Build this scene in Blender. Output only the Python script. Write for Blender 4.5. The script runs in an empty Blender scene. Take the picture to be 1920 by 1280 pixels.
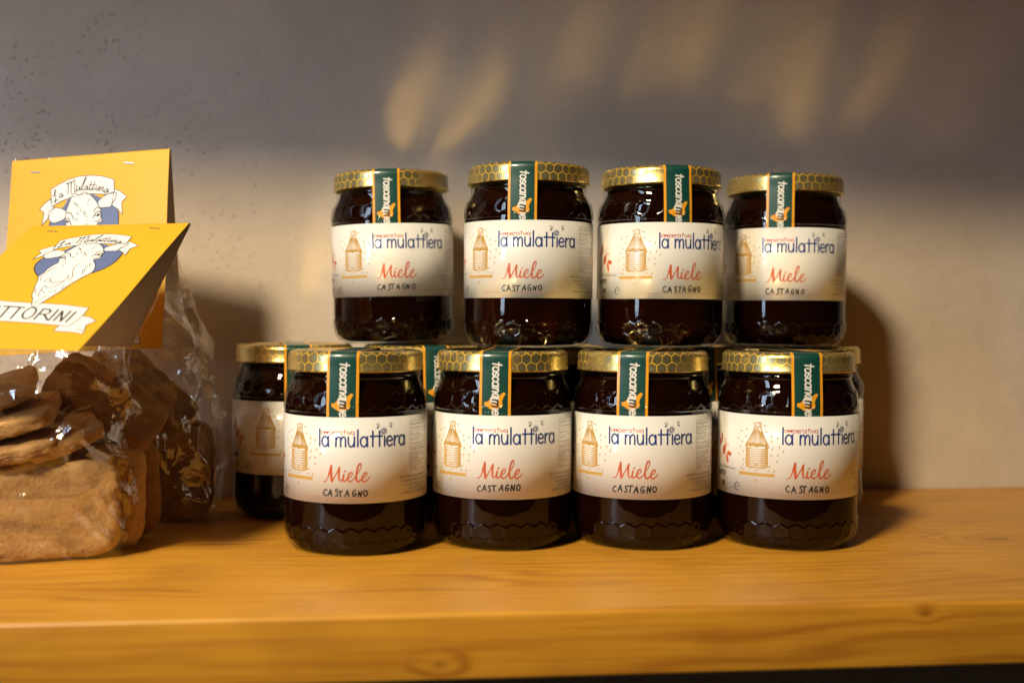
import bpy, bmesh, math, random
from mathutils import Vector, Matrix, noise
from mathutils.geometry import tessellate_polygon

sc = bpy.context.scene
COL = sc.collection
RAD = math.radians
S = 0.001                                   # everything below is written in millimetres

# ------------------------------------------------------------------ camera
cd = bpy.data.cameras.new('camera')
cam = bpy.data.objects.new('camera', cd)
COL.objects.link(cam)
cd.sensor_width = 36.0
cd.lens = 40.0
cd.clip_start = 0.01
cd.clip_end = 50
YAW, PITCH, ROLL = .1092, .0269, .0058
fw = Vector((math.sin(YAW) * math.cos(PITCH), math.cos(YAW) * math.cos(PITCH), -math.sin(PITCH)))
rt = Vector((math.cos(YAW), -math.sin(YAW), 0))
up = rt.cross(fw)
rt2 = rt * math.cos(ROLL) - up * -math.sin(ROLL)
up2 = rt2.cross(fw)
m = Matrix((rt2, up2, -fw)).transposed().to_4x4()
m.translation = Vector((0, 0, 133 * S))
cam.matrix_world = m
cd.dof.use_dof = True
cd.dof.focus_distance = 0.652
cd.dof.aperture_fstop = 4.8
sc.camera = cam

# ------------------------------------------------------------------ world and lamps
wd = bpy.data.worlds.new('World')
sc.world = wd
wd.use_nodes = True
bg = wd.node_tree.nodes['Background']
bg.inputs[0].default_value = (1.0, .78, .62, 1)
bg.inputs[1].default_value = .012

def aim(o, target):
    o.rotation_euler = (Vector(target) - o.location).to_track_quat('-Z', 'Y').to_euler()

ld = bpy.data.lights.new('ceiling_spotlight', 'SPOT')          # warm shop spotlight, high on the left
ld.energy = 322
ld.color = (1.0, .82, .54)
ld.shadow_soft_size = .18
ld.spot_size = RAD(29)
ld.spot_blend = 1.0
lo = bpy.data.objects.new('ceiling_spotlight', ld)
COL.objects.link(lo)
lo.location = (-1.0, -.760, 1.690)
aim(lo, (.03, .70, .10))

ld = bpy.data.lights.new('window_light', 'AREA')               # daylight from a narrow window on the left
ld.shape = 'RECTANGLE'
ld.size = .15
ld.size_y = 1.0
ld.energy = 6.2
ld.color = (.62, .79, 1.0)
lo = bpy.data.objects.new('window_light', ld)
COL.objects.link(lo)
lo.location = (-.78, .03, .63)
aim(lo, (.08, .74, .45))

sc.view_settings.view_transform = 'Standard'
sc.view_settings.look = 'None'
sc.view_settings.exposure = 0
sc.view_settings.gamma = 1
sc.view_settings.use_curve_mapping = False
cy = sc.cycles
cy.use_denoising = True
cy.caustics_reflective = True
cy.caustics_refractive = False
cy.max_bounces = 14
cy.transmission_bounces = 10
cy.transparent_max_bounces = 24
cy.glossy_bounces = 6
cy.diffuse_bounces = 4
cy.sample_clamp_indirect = 30.0
cy.blur_glossy = 0.0

# ------------------------------------------------------------------ node helpers
class NT:
    def __init__(s, name):
        s.mat = bpy.data.materials.new(name)
        s.mat.use_nodes = True
        s.t = s.mat.node_tree
        s.b = s.t.nodes['Principled BSDF']
        s.out = s.t.nodes['Material Output']
    def n(s, kind, **kw):
        x = s.t.nodes.new(kind)
        for k, v in kw.items():
            setattr(x, k, v)
        return x
    def put(s, sock, v):
        if v is None:
            return
        if isinstance(v, bpy.types.NodeSocket):
            s.t.links.new(v, sock)
        else:
            sock.default_value = v
    def m(s, op, a, b=None, c=None, clamp=False):
        x = s.n('ShaderNodeMath', operation=op, use_clamp=clamp)
        for i, v in enumerate((a, b, c)):
            s.put(x.inputs[i], v)
        return x.outputs[0]
    def mix(s, f, a, b):
        x = s.n('ShaderNodeMix', data_type='RGBA')
        s.put(x.inputs[0], f)
        s.put(x.inputs[6], a if isinstance(a, bpy.types.NodeSocket) else tuple(a) + (1,))
        s.put(x.inputs[7], b if isinstance(b, bpy.types.NodeSocket) else tuple(b) + (1,))
        return x.outputs[2]
    def ramp(s, f, lo, hi):
        x = s.n('ShaderNodeMapRange', interpolation_type='SMOOTHSTEP')
        s.put(x.inputs[0], f)
        x.inputs[1].default_value = lo
        x.inputs[2].default_value = hi
        return x.outputs[0]
    def obj(s):
        return s.n('ShaderNodeTexCoord').outputs['Object']
    def sep(s, v):
        x = s.n('ShaderNodeSeparateXYZ')
        s.put(x.inputs[0], v)
        return x.outputs
    def comb(s, a, b, c):
        x = s.n('ShaderNodeCombineXYZ')
        for i, v in enumerate((a, b, c)):
            s.put(x.inputs[i], v)
        return x.outputs[0]
    def noise(s, v, scale, detail=4, rough=.55, dist=0):
        x = s.n('ShaderNodeTexNoise')
        s.put(x.inputs['Vector'], v)
        x.inputs['Scale'].default_value = scale
        x.inputs['Detail'].default_value = detail
        x.inputs['Roughness'].default_value = rough
        x.inputs['Distortion'].default_value = dist
        return x.outputs['Fac']
    def bump(s, h, strength, dist):
        x = s.n('ShaderNodeBump')
        x.inputs['Strength'].default_value = strength
        x.inputs['Distance'].default_value = dist
        s.put(x.inputs['Height'], h)
        s.put(s.b.inputs['Normal'], x.outputs[0])
        return x
    def set(s, **kw):
        names = dict(col='Base Color', rough='Roughness', metal='Metallic', ior='IOR', trans='Transmission Weight',
                     coat='Coat Weight', coatr='Coat Roughness', spec='Specular IOR Level', sss='Subsurface Weight')
        for k, v in kw.items():
            if k == 'col' and not isinstance(v, bpy.types.NodeSocket):
                v = tuple(v) + (1,)
            s.put(s.b.inputs[names[k]], v)
        return s

def plain(name, col, rough=.5, **kw):
    return NT(name).set(col=col, rough=rough, **kw).mat

def paper(name, col, rough=.42, coat=.55, coatr=.07, var=.06):
    t = NT(name)
    f = t.noise(t.obj(), 900, 3)
    c2 = tuple(max(0, c * (1 - var * 2)) for c in col)
    t.set(col=t.mix(f, c2, col), rough=rough, coat=coat, coatr=coatr)
    return t.mat

MAT = {}
# printed label: coated paper and its inks
MAT['label'] = paper('label_paper', (.80, .77, .72))
for k, c in dict(blue=(.022, .06, .27), red=(.62, .06, .035), orange=(.62, .115, .035), ochre=(.62, .35, .06), black=(.012, .011, .012),
                 grey=(.10, .09, .085), line=(.60, .22, .15), petal=(.22, .24, .40)).items():
    MAT['ink_' + k] = paper('ink_' + k, c, var=.12)
MAT['seal'] = paper('seal_green', (.003, .055, .043), .4, .5, .12)
MAT['seal_yellow'] = paper('seal_yellow', (.86, .36, .012), .4, .5, .12)
MAT['seal_white'] = paper('seal_white', (.78, .76, .70), .4, .5, .12)
MAT['card'] = paper('card_yellow', (.77, .41, .011), .6, .07, .2, .03)
MAT['card_inside'] = paper('card_white_board', (.84, .79, .74), .7, 0, .2)
for k, c in dict(white=(.84, .81, .78), black=(.012, .011, .014), blue=(.115, .155, .33)).items():
    MAT['card_' + k] = paper('card_ink_' + k, c, .6, .07, .2, .03)
MAT['staple'] = plain('staple_steel', (.55, .54, .52), .3, metal=1)

def schlick(t, f0, normal=None, top=1.0):
    """two-sided reflectance of a thin clear sheet"""
    g = t.n('ShaderNodeNewGeometry')
    d = t.n('ShaderNodeVectorMath', operation='DOT_PRODUCT')
    t.put(d.inputs[0], g.outputs['Incoming'])
    t.put(d.inputs[1], normal or g.outputs['Normal'])
    c = t.m('SUBTRACT', 1.0, t.m('ABSOLUTE', d.outputs['Value']), None, True)
    return t.m('ADD', f0, t.m('MULTIPLY', t.m('POWER', c, 5.0), top - f0), None, True)

t = NT('jar_glass')
t.t.nodes.remove(t.b)
g1 = t.n('ShaderNodeBsdfTransparent')
g1.inputs[0].default_value = (.95, .97, .95, 1)
g2 = t.n('ShaderNodeBsdfGlossy')
g2.inputs['Roughness'].default_value = .012
g4 = t.n('ShaderNodeMixShader')
t.t.links.new(schlick(t, .043), g4.inputs[0])
t.t.links.new(g1.outputs[0], g4.inputs[1])
t.t.links.new(g2.outputs[0], g4.inputs[2])
t.t.links.new(g4.outputs[0], t.out.inputs[0])
MAT['glass'] = t.mat
t = NT('chestnut_honey')
t.set(col=(.0075, .0015, .0006), rough=.6, spec=.0)
MAT['honey'] = t.mat

def hex_nodes(t, u, v, w):
    """distance to the nearest cell border of a honeycomb (0 on the border), u and v in mm, w the cell width"""
    r3 = math.sqrt(3)
    def cell(a, b):
        gx = t.m('SUBTRACT', t.m('FLOORED_MODULO', a, w), w / 2)
        gy = t.m('SUBTRACT', t.m('FLOORED_MODULO', b, w * r3), w * r3 / 2)
        return gx, gy
    ax, ay = cell(u, v)
    bx, by = cell(t.m('ADD', u, w / 2), t.m('ADD', v, w * r3 / 2))
    def d(x, y):
        x = t.m('ABSOLUTE', x)
        y = t.m('ABSOLUTE', y)
        return t.m('MAXIMUM', x, t.m('ADD', t.m('MULTIPLY', x, .5), t.m('MULTIPLY', y, r3 / 2)))
    return t.m('SUBTRACT', w / 2, t.m('MINIMUM', d(ax, ay), d(bx, by)))

def lid_mat(name, side):
    t = NT(name)
    o = t.obj()
    x, y, z = t.sep(o)
    wob = t.m('MULTIPLY', t.m('SUBTRACT', t.noise(o, 110, 1), .5), 2.4)
    if side:
        u = t.m('MULTIPLY', t.m('ARCTAN2', x, y), 38.0)
        v = t.m('MULTIPLY', z, 1000)
    else:
        u = t.m('MULTIPLY', x, 1000)
        v = t.m('MULTIPLY', y, 1000)
    e = hex_nodes(t, t.m('ADD', u, wob), t.m('ADD', v, t.m('MULTIPLY', wob, -.7)), 5.6)
    line = t.m('SUBTRACT', 1.0, t.ramp(e, .16, .36))
    fade = t.ramp(t.noise(o, 26, 2), .36, .50)
    line = t.m('MULTIPLY', line, t.m('ADD', .25, t.m('MULTIPLY', fade, .75)))
    cellc = t.mix(fade, (.74, .56, .20), (.42, .36, .17)) if side else t.mix(fade, (.80, .64, .30), (.70, .56, .28))
    cellc = t.mix(t.ramp(e, .3, 1.9), cellc, t.mix(fade, (.80, .61, .23), (.50, .43, .22)) if side else cellc)
    t.set(col=t.mix(line, cellc, (1.0, .62, .06)), metal=t.m('SUBTRACT', .86 if side else 1.0, t.m('MULTIPLY', line, .40 if side else 0.0)),
          rough=t.m('ADD', .22 if side else .18, t.m('MULTIPLY', t.noise(o, 300, 3), .14 if side else .03)))
    t.bump(t.m('ADD', t.m('MULTIPLY', line, .4 if side else 0.0), t.noise(o, 60 if side else 20, 1)), .10 if side else .07, .0006 if side else .0015)
    return t.mat
MAT['lid_side'] = lid_mat('lid_gold_side', True)
MAT['lid_top'] = lid_mat('lid_gold_top', False)

# pine board: long grain with growth rings pulled round a few knots
def wood_mat(name, knots, light, dark, deep):
    t = NT(name)
    o = t.obj()
    x, y, z = t.sep(o)
    lx = t.comb(t.m('MULTIPLY', x, 1.6), t.m('MULTIPLY', y, 9), t.m('MULTIPLY', z, 9))
    warp = t.m('MULTIPLY', t.m('SUBTRACT', t.noise(lx, 1.6, 3), .5), .085)
    ring = t.m('ADD', t.m('ADD', y, t.m('MULTIPLY', z, .75)), warp)
    kd = kg = None
    for (kx, ky, kz, sx, sr, amp) in knots:
        dx = t.m('DIVIDE', t.m('SUBTRACT', x, kx), sx)
        dy = t.m('DIVIDE', t.m('SUBTRACT', y, ky), sr)
        dz = t.m('DIVIDE', t.m('SUBTRACT', z, kz), sr)
        d2 = t.m('ADD', t.m('ADD', t.m('MULTIPLY', dx, dx), t.m('MULTIPLY', dy, dy)), t.m('MULTIPLY', dz, dz))
        g = t.m('EXPONENT', t.m('MULTIPLY', d2, -1.0))
        ring = t.m('ADD', ring, t.m('MULTIPLY', g, amp))
        kg = g if kg is None else t.m('ADD', kg, g)
        core = t.m('EXPONENT', t.m('MULTIPLY', d2, -16.0))
        kd = core if kd is None else t.m('ADD', kd, core)
    s1 = t.m('ADD', .5, t.m('MULTIPLY', t.m('SINE', t.m('MULTIPLY', ring, 620)), .5))
    s1 = t.m('POWER', s1, 2.4)
    fine = t.noise(t.comb(t.m('MULTIPLY', x, 9), t.m('MULTIPLY', y, 420), t.m('MULTIPLY', z, 420)), 1.0, 4, .6)
    big = t.noise(t.comb(t.m('MULTIPLY', x, 5), t.m('MULTIPLY', y, 17), t.m('MULTIPLY', z, 17)), 1.0, 3)
    amt = t.m('MULTIPLY', s1, t.m('MAXIMUM', t.ramp(big, .30, .68), t.ramp(kg, .02, .3)))
    c = t.mix(t.m('MULTIPLY', amt, .85), light, dark)
    c = t.mix(t.m('MULTIPLY', t.ramp(fine, .40, .75), .55), c, dark)
    c = t.mix(t.m('MULTIPLY', t.ramp(t.noise(o, 14, 3), .45, .7), .22), c, deep)
    c = t.mix(t.m('MULTIPLY', kd, .6, None, True), c, deep)
    t.set(col=c, rough=t.m('ADD', .34, t.m('MULTIPLY', fine, .20)), coat=.12, coatr=.22)
    t.bump(t.m('ADD', fine, t.m('MULTIPLY', s1, .3)), .25, .0005)
    return t.mat
KNOTS = [(.358, .634, 0, .040, .017, .045), (-.105, .590, 0, .007, .0022, .006),
                                     (.0234, .497, -.0226, .012, .006, .007), (.247, .497, -.0054, .008, .004, .008), (-.10, .655, 0, .09, .010, .016)]
MAT['wood'] = wood_mat('pine_wood', KNOTS, (.64, .295, .026), (.40, .150, .012), (.19, .062, .008))
MAT['wood_shaded_edge'] = wood_mat('pine_wood_shaded_edge', KNOTS, (.62, .275, .020), (.40, .14, .009), (.20, .055, .006))
MAT['wood2'] = wood_mat('pine_wood_upper', [(.1, .7, .37, .05, .02, .03)], (.60, .315, .088), (.42, .185, .040), (.24, .085, .018))

t = NT('plaster')
o = t.obj()
big = t.noise(o, 7, 5, .6)
mid = t.noise(o, 42, 5, .65)
fine = t.noise(o, 520, 3, .6)
speck = t.ramp(t.noise(o, 330, 2, .5, .4), .615, .70)
patch = t.ramp(t.noise(o, 22, 4, .6), .36, .62)
# rougher, more pitted plaster towards the left of the niche
xs = t.sep(o)
left = t.ramp(t.m('MULTIPLY', xs[0], -1), -.02, .22)
pit = t.m('MULTIPLY', speck, t.m('MULTIPLY', patch, t.m('ADD', .10, t.m('MULTIPLY', left, .90))))
c = t.mix(t.ramp(big, .3, .7), (.565, .485, .405), (.655, .565, .475))
c = t.mix(t.m('MULTIPLY', t.ramp(mid, .45, .75), .30), c, (.50, .42, .345))
c = t.mix(t.m('MULTIPLY', pit, .46), c, (.17, .14, .12))
t.set(col=c, rough=.88)
hgt = t.m('ADD', t.m('ADD', t.m('MULTIPLY', mid, 1.0), t.m('MULTIPLY', fine, .30)), t.m('MULTIPLY', pit, -.8))
t.bump(hgt, .55, .0016)
MAT['plaster'] = t.mat

def biscuit_mat(name, a, b, toast):
    t = NT(name)
    o = t.obj()
    n1 = t.noise(o, 55, 5, .65)
    n2 = t.noise(o, 420, 3, .6)
    c = t.mix(t.ramp(n1, .3, .72), a, b)
    c = t.mix(t.m('MULTIPLY', t.ramp(n2, .55, .72), .5), c, toast)
    c = t.mix(t.m('MULTIPLY', t.ramp(t.noise(o, 26, 5, .65), .35, .8), .5), c, toast)
    t.set(col=c, rough=.8, spec=.2)
    t.bump(t.m('ADD', n2, t.m('MULTIPLY', n1, 1.3)), .6, .001)
    return t.mat
MAT['biscuit'] = biscuit_mat('biscuit_golden', (.54, .325, .125), (.43, .235, .083), (.28, .13, .040))
MAT['biscuit_dark'] = biscuit_mat('biscuit_brown', (.32, .165, .056), (.235, .108, .034), (.12, .05, .014))

t = NT('cellophane')
nt = t.t
nt.nodes.remove(t.b)
tr = t.n('ShaderNodeBsdfTransparent')
tr.inputs[0].default_value = (.985, .985, .985, 1)
gl = t.n('ShaderNodeBsdfGlossy')
gl.inputs['Roughness'].default_value = .07
gl.inputs['Color'].default_value = (1, 1, 1, 1)
bp = t.n('ShaderNodeBump')
bp.inputs["Strength"].default_value = .7
bp.inputs['Distance'].default_value = .0012
co = t.obj()
nt.links.new(t.m('ADD', t.m('MULTIPLY', t.m('ABSOLUTE', t.m('SUBTRACT', t.noise(co, 38, 3, .55, 1.0), .5)), -3.0), t.m('MULTIPLY', t.noise(co, 24, 2, .5, 1.2), 1.2)), bp.inputs['Height'])
nt.links.new(bp.outputs[0], gl.inputs['Normal'])
mx = t.n('ShaderNodeMixShader')
nt.links.new(schlick(t, .13, None, .45), mx.inputs[0])
nt.links.new(tr.outputs[0], mx.inputs[1])
nt.links.new(gl.outputs[0], mx.inputs[2])
nt.links.new(mx.outputs[0], t.out.inputs[0])
MAT['cellophane'] = t.mat

# ------------------------------------------------------------------ mesh helpers
def mesh(name, verts, faces, mats, smooth=True, fmat=None):
    me = bpy.data.meshes.new(name)
    me.from_pydata([(v[0] * S, v[1] * S, v[2] * S) for v in verts], [], faces)
    for k in (mats if isinstance(mats, (list, tuple)) else [mats]):
        me.materials.append(MAT[k])
    if smooth:
        me.polygons.foreach_set('use_smooth', [True] * len(me.polygons))
    if fmat:
        me.polygons.foreach_set('material_index', fmat)
    me.update()
    return me

def add(name, me, parent=None, loc=None):
    o = bpy.data.objects.new(name, me)
    COL.objects.link(o)
    if parent:
        o.parent = parent
    if loc:
        o.location = [c * S for c in loc]
    return o

def tag(o, label=None, cat=None, group=None, kind=None):
    for k, v in (('label', label), ('category', cat), ('group', group), ('kind', kind)):
        if v:
            o[k] = v
    return o

def empty(name, loc, rz=0):
    o = add(name, None, None, loc)
    o.rotation_euler[2] = rz
    o.empty_display_size = .01
    return o

def lathe(profile, seg, disp=None, closed=False):
    vs, fs = [], []
    n = len(profile)
    for i, (r, z) in enumerate(profile):
        for k in range(seg):
            a = 2 * math.pi * k / seg
            rr = r + (disp(i, a) if disp else 0)
            vs.append((rr * math.sin(a), -rr * math.cos(a), z))
    for i in range(n - 1):
        for k in range(seg):
            k2 = (k + 1) % seg
            fs.append((i * seg + k, i * seg + k2, (i + 1) * seg + k2, (i + 1) * seg + k))
    return vs, fs

def box_bevel(x0, x1, y0, y1, z0, z1, bev, segs=3):
    bm = bmesh.new()
    bmesh.ops.create_cube(bm, size=1)
    for v in bm.verts:
        v.co = Vector(((x0 + x1) / 2 + v.co.x * (x1 - x0), (y0 + y1) / 2 + v.co.y * (y1 - y0), (z0 + z1) / 2 + v.co.z * (z1 - z0)))
    bmesh.ops.bevel(bm, geom=list(bm.edges), offset=bev, segments=segs, profile=.5, affect='EDGES')
    return bm

def from_bm(name, bm, mats, smooth=False):
    for v in bm.verts:
        v.co *= S
    me = bpy.data.meshes.new(name)
    bm.to_mesh(me)
    bm.free()
    for k in (mats if isinstance(mats, (list, tuple)) else [mats]):
        me.materials.append(MAT[k])
    if smooth:
        me.polygons.foreach_set('use_smooth', [True] * len(me.polygons))
    return me

# ------------------------------------------------------------------ the setting: wall, shelf, board above
bm = bmesh.new()
bmesh.ops.create_grid(bm, x_segments=1, y_segments=1, size=1)
for v in bm.verts:
    v.co = Vector((v.co.x * 1500, 825, v.co.y * 900))
bmesh.ops.reverse_faces(bm, faces=bm.faces)
tag(add('wall', from_bm('wall', bm, 'plaster')), kind='structure')

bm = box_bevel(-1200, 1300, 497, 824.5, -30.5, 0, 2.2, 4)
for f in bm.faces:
    f.material_index = 1 if f.normal.y < -.9 else 0        # front face gets the darker pine, its shade put into the colour
shelf = add('shelf', from_bm('shelf', bm, ['wood', 'wood_shaded_edge'], True))
tag(shelf, 'thick varnished pine shelf board carrying the honey jars and biscuit bags', 'shelf')
bm = box_bevel(-405, 1300, 592, 824.5, 429, 454, 2, 3)
for v in bm.verts:                              # the board hangs a little lower on the right
    v.co.z -= (v.co.x + 120) * .019
ub = add('upper_shelf', from_bm('upper_shelf', bm, 'wood2', True))
tag(ub, kind='structure')

# ------------------------------------------------------------------ flat print: strokes, fills and text in 2-D, wrapped later
def catmull(pts, sub=6):
    if len(pts) < 3:
        (x0, y0), (x1, y1) = pts[0], pts[-1]
        n = max(2, int(math.hypot(x1 - x0, y1 - y0) / 1.2) + 1)
        return [(x0 + (x1 - x0) * i / n, y0 + (y1 - y0) * i / n) for i in range(n + 1)]
    P = [pts[0]] + list(pts) + [pts[-1]]
    out = []
    for i in range(1, len(P) - 2):
        for k in range(sub):
            u = k / sub
            q = []
            for c in (0, 1):
                a, b, cc, d = P[i - 1][c], P[i][c], P[i + 1][c], P[i + 2][c]
                q.append(.5 * (2 * b + (cc - a) * u + (2 * a - 5 * b + 4 * cc - d) * u * u + (3 * b - a - 3 * cc + d) * u ** 3))
            out.append(tuple(q))
    out.append(tuple(pts[-1]))
    return out

class Ink:
    def __init__(s):
        s.v, s.f = [], []
    def stroke(s, pts, w, sub=6, smooth=True, w2=None):
        p = catmull(pts, sub) if smooth or len(pts) < 3 else sum([catmull([pts[i], pts[i + 1]])[(1 if i else 0):] for i in range(len(pts) - 1)], [])
        q = [p[0]]
        for a in p[1:]:
            if math.hypot(a[0] - q[-1][0], a[1] - q[-1][1]) > 1e-3:
                q.append(a)
        p = q
        n = len(p)
        if n < 2:
            return s.ellipse(p[0][0], p[0][1], w / 2, w / 2)
        base = len(s.v)
        ws = []
        for i, (x, y) in enumerate(p):
            a, b = p[max(0, i - 1)], p[min(n - 1, i + 1)]
            dx, dy = b[0] - a[0], b[1] - a[1]
            L = math.hypot(dx, dy) or 1
            if isinstance(w, (list, tuple)):
                f = i / (n - 1) * (len(w) - 1)
                k = min(len(w) - 2, int(f))
                h = (w[k] + (w[k + 1] - w[k]) * (f - k)) / 2
            else:
                h = w / 2
            ws.append(h)
            s.v += [(x - dy / L * h, y + dx / L * h), (x + dy / L * h, y - dx / L * h)]
        for i in range(n - 1):
            a = base + 2 * i
            s.f.append((a, a + 1, a + 3, a + 2))
        for i, sg in ((0, -1), (n - 1, 1)):                # round ends
            x, y = p[i]
            a, b = (p[0], p[1]) if i == 0 else (p[-2], p[-1])
            t0 = math.atan2(b[1] - a[1], b[0] - a[0]) + (math.pi if i == 0 else 0)
            h = ws[i]
            k0 = len(s.v)
            for j in range(5):
                an = t0 - math.pi / 2 + math.pi * j / 4
                s.v.append((x + h * math.cos(an), y + h * math.sin(an)))
            s.f.append(tuple(range(k0, k0 + 5)))
        return s
    def poly(s, pts, smooth=False):
        p = catmull(list(pts) + [pts[0]], 4)[:-1] if smooth else list(pts)
        k = len(s.v)
        s.v += p
        for tri in tessellate_polygon([[Vector((a, b, 0)) for a, b in p]]):
            a, b, c = tri
            pa, pb, pc = p[a], p[b], p[c]
            if (pb[0] - pa[0]) * (pc[1] - pa[1]) - (pb[1] - pa[1]) * (pc[0] - pa[0]) < 0:
                a, b, c = a, c, b
            s.f.append((k + a, k + b, k + c))
        return s
    def ellipse(s, x, y, rx, ry, rot=0, n=12):
        k = len(s.v)
        c, d = math.cos(rot), math.sin(rot)
        for i in range(n):
            a = 2 * math.pi * i / n
            u, v = rx * math.cos(a), ry * math.sin(a)
            s.v.append((x + u * c - v * d, y + u * d + v * c))
        s.f.append(tuple(range(k, k + n)))
        return s
    def rect(s, x0, y0, x1, y1, n=1):
        k = len(s.v)
        for i in range(n + 1):
            x = x0 + (x1 - x0) * i / n
            s.v += [(x, y0), (x, y1)]
        for i in range(n):
            a = k + 2 * i
            s.f.append((a, a + 2, a + 3, a + 1))
        return s
    def text(s, body, x, y, size, align='LEFT', sx=1.0):
        cu = bpy.data.curves.new('tmp', 'FONT')
        cu.body = body
        cu.size = 1
        cu.resolution_u = 1
        cu.align_x = align
        ob = bpy.data.objects.new('tmp', cu)
        COL.objects.link(ob)
        dg = bpy.context.evaluated_depsgraph_get()
        me = ob.evaluated_get(dg).to_mesh()
        k = len(s.v)
        s.v += [(x + v.co.x * size * sx, y + v.co.y * size) for v in me.vertices]
        s.f += [tuple(k + i for i in p.vertices) for p in me.polygons]
        ob.evaluated_get(dg).to_mesh_clear()
        bpy.data.objects.remove(ob)
        bpy.data.curves.remove(cu)
        return s
    def refine(s, lim=1.4):
        out = []
        stack = []
        for f in s.f:
            if len(f) == 4:
                p = [s.v[k] for k in f]
                a = math.hypot(p[0][0] - p[1][0], p[0][1] - p[1][1])
                b = math.hypot(p[0][0] - p[3][0], p[0][1] - p[3][1])
                if min(a, b) < lim * 1.2:
                    out.append(f)
                    continue
            stack += [(f[0], f[k], f[k + 1]) for k in range(1, len(f) - 1)]
        while stack:
            f = stack.pop()
            p = [s.v[k] for k in f]
            if max(math.hypot(p[k][0] - p[k - 1][0], p[k][1] - p[k - 1][1]) for k in range(3)) < lim:
                out.append(f)
                continue
            m = []
            for k in range(3):
                q, r = p[k], p[(k + 1) % 3]
                m.append(len(s.v))
                s.v.append(((q[0] + r[0]) / 2, (q[1] + r[1]) / 2))
            stack += [(f[0], m[0], m[2]), (m[0], f[1], m[1]), (m[2], m[1], f[2]), (m[0], m[1], m[2])]
        s.f = out
        return s
    def mesh(s, name, mapper, mat):
        return mesh(name, [mapper(x, y) for x, y in s.v], s.f, mat)

# a round hand, x-height 1
def arc(cx, cy, rx, ry, a0, a1, n=10):
    return [(cx + rx * math.cos(RAD(a0 + (a1 - a0) * i / n)), cy + ry * math.sin(RAD(a0 + (a1 - a0) * i / n))) for i in range(n + 1)]
G = {
    'l': (.42, [[(.12, 1.72), (.12, 0)]]),
    'a': (1.22, [arc(.46, .5, .42, .5, 40, 400, 14), [(.92, 1.0), (.92, .45), (.95, 0)]]),
    'm': (1.62, [[(.1, 1), (.1, 0)], [(.1, .6), (.28, .92), (.5, 1), (.68, .86), (.72, .5), (.72, 0)], [(.72, .6), (.9, .92), (1.12, 1), (1.3, .86), (1.34, .5), (1.34, 0)]]),
    'n': (1.05, [[(.1, 1), (.1, 0)], [(.1, .6), (.3, .92), (.52, 1), (.72, .86), (.76, .5), (.76, 0)]]),
    'u': (1.16, [[(.08, 1), (.08, .45), (.2, .1), (.45, 0), (.7, .15), (.82, .45)], [(.84, 1), (.84, 0)]]),
    't': (.9, [[(.40, 1.55), (.40, 0)], [(.04, 1.03), (.76, 1.03)]]),
    'i': (.46, [[(.2, 1), (.2, 0)]]),
    'e': (1.06, [[(.06, .52), (.45, .53), (.84, .56), (.74, .86), (.45, 1), (.14, .82), (.04, .45), (.2, .1), (.5, 0), (.84, .16)]]),
    'r': (.78, [[(.1, 1), (.1, 0)], [(.1, .55), (.28, .88), (.68, .98)]]),
    'c': (.95, [[(.8, .82), (.48, 1), (.14, .82), (.04, .45), (.2, .1), (.5, 0), (.82, .16)]]),
    'o': (1.05, [arc(.48, .5, .44, .5, 90, 450, 14)]),
    'p': (1.08, [[(.1, 1), (.1, -.6)], arc(.52, .5, .42, .5, 180, -180, 14)]),
    'v': (.9, [[(.02, 1), (.4, 0)], [(.4, 0), (.78, 1)]]),
    's': (.85, [[(.7, .84), (.42, 1), (.12, .86), (.16, .6), (.58, .42), (.68, .2), (.42, 0), (.06, .12)]]),
    ' ': (.62, []),
    'C': (1.0, [[(.8, 1.5), (.5, 1.62), (.12, 1.1), (.1, .5), (.42, .05), (.85, .2)]]),
    'A': (1.05, [[(0, 0), (.45, 1.6)], [(.45, 1.6), (.9, .0)], [(.2, .62), (.75, .6)]]),
    'S': (.85, [[(.72, 1.5), (.4, 1.62), (.14, 1.3), (.4, .9), (.62, .5), (.45, .02), (.05, .0)]]),
    'T': (1.0, [[(0, 1.55), (.95, 1.62)], [(.48, 1.58), (.42, 0)]]),
    'G': (1.0, [[(.75, 1.55), (.4, 1.6), (.1, 1.0), (.14, .3), (.5, .02), (.8, .3), (.78, .75), (.45, .72)]]),
    'N': (1.05, [[(.08, 0), (.12, 1.5)], [(.12, 1.5), (.7, .05)], [(.7, .05), (.78, 1.55)]]),
    'O': (1.0, [arc(.45, .78, .4, .72, 100, 460, 12)]),
    '0': (.8, [arc(.34, .78, .3, .72, 100, 460, 12)]),
    '1': (.5, [[(.05, 1.2), (.25, 1.55)], [(.25, 1.55), (.22, 0)]]),
    '2': (.85, [[(.05, 1.2), (.3, 1.6), (.62, 1.3), (.35, .6), (.05, .05)], [(.05, .05), (.7, .1)]]),
    '5': (.85, [[(.65, 1.55), (.18, 1.5)], [(.18, 1.5), (.12, .95), (.5, .95), (.62, .5), (.35, .02), (.02, .15)]]),
    '7': (.8, [[(.05, 1.5), (.62, 1.55)], [(.62, 1.55), (.25, 0)], [(.2, .8), (.6, .85)]]),
    '8': (.85, [[(.35, .85), (.1, 1.2), (.35, 1.6), (.6, 1.2), (.35, .85), (.05, .4), (.35, 0), (.65, .4), (.35, .85)]]),
    '9': (.8, [[(.55, 1.2), (.3, .95), (.1, 1.25), (.35, 1.6), (.56, 1.2), (.45, 0)]]),
    '/': (.6, [[(.0, -.2), (.45, 1.8)]]),
}
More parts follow.
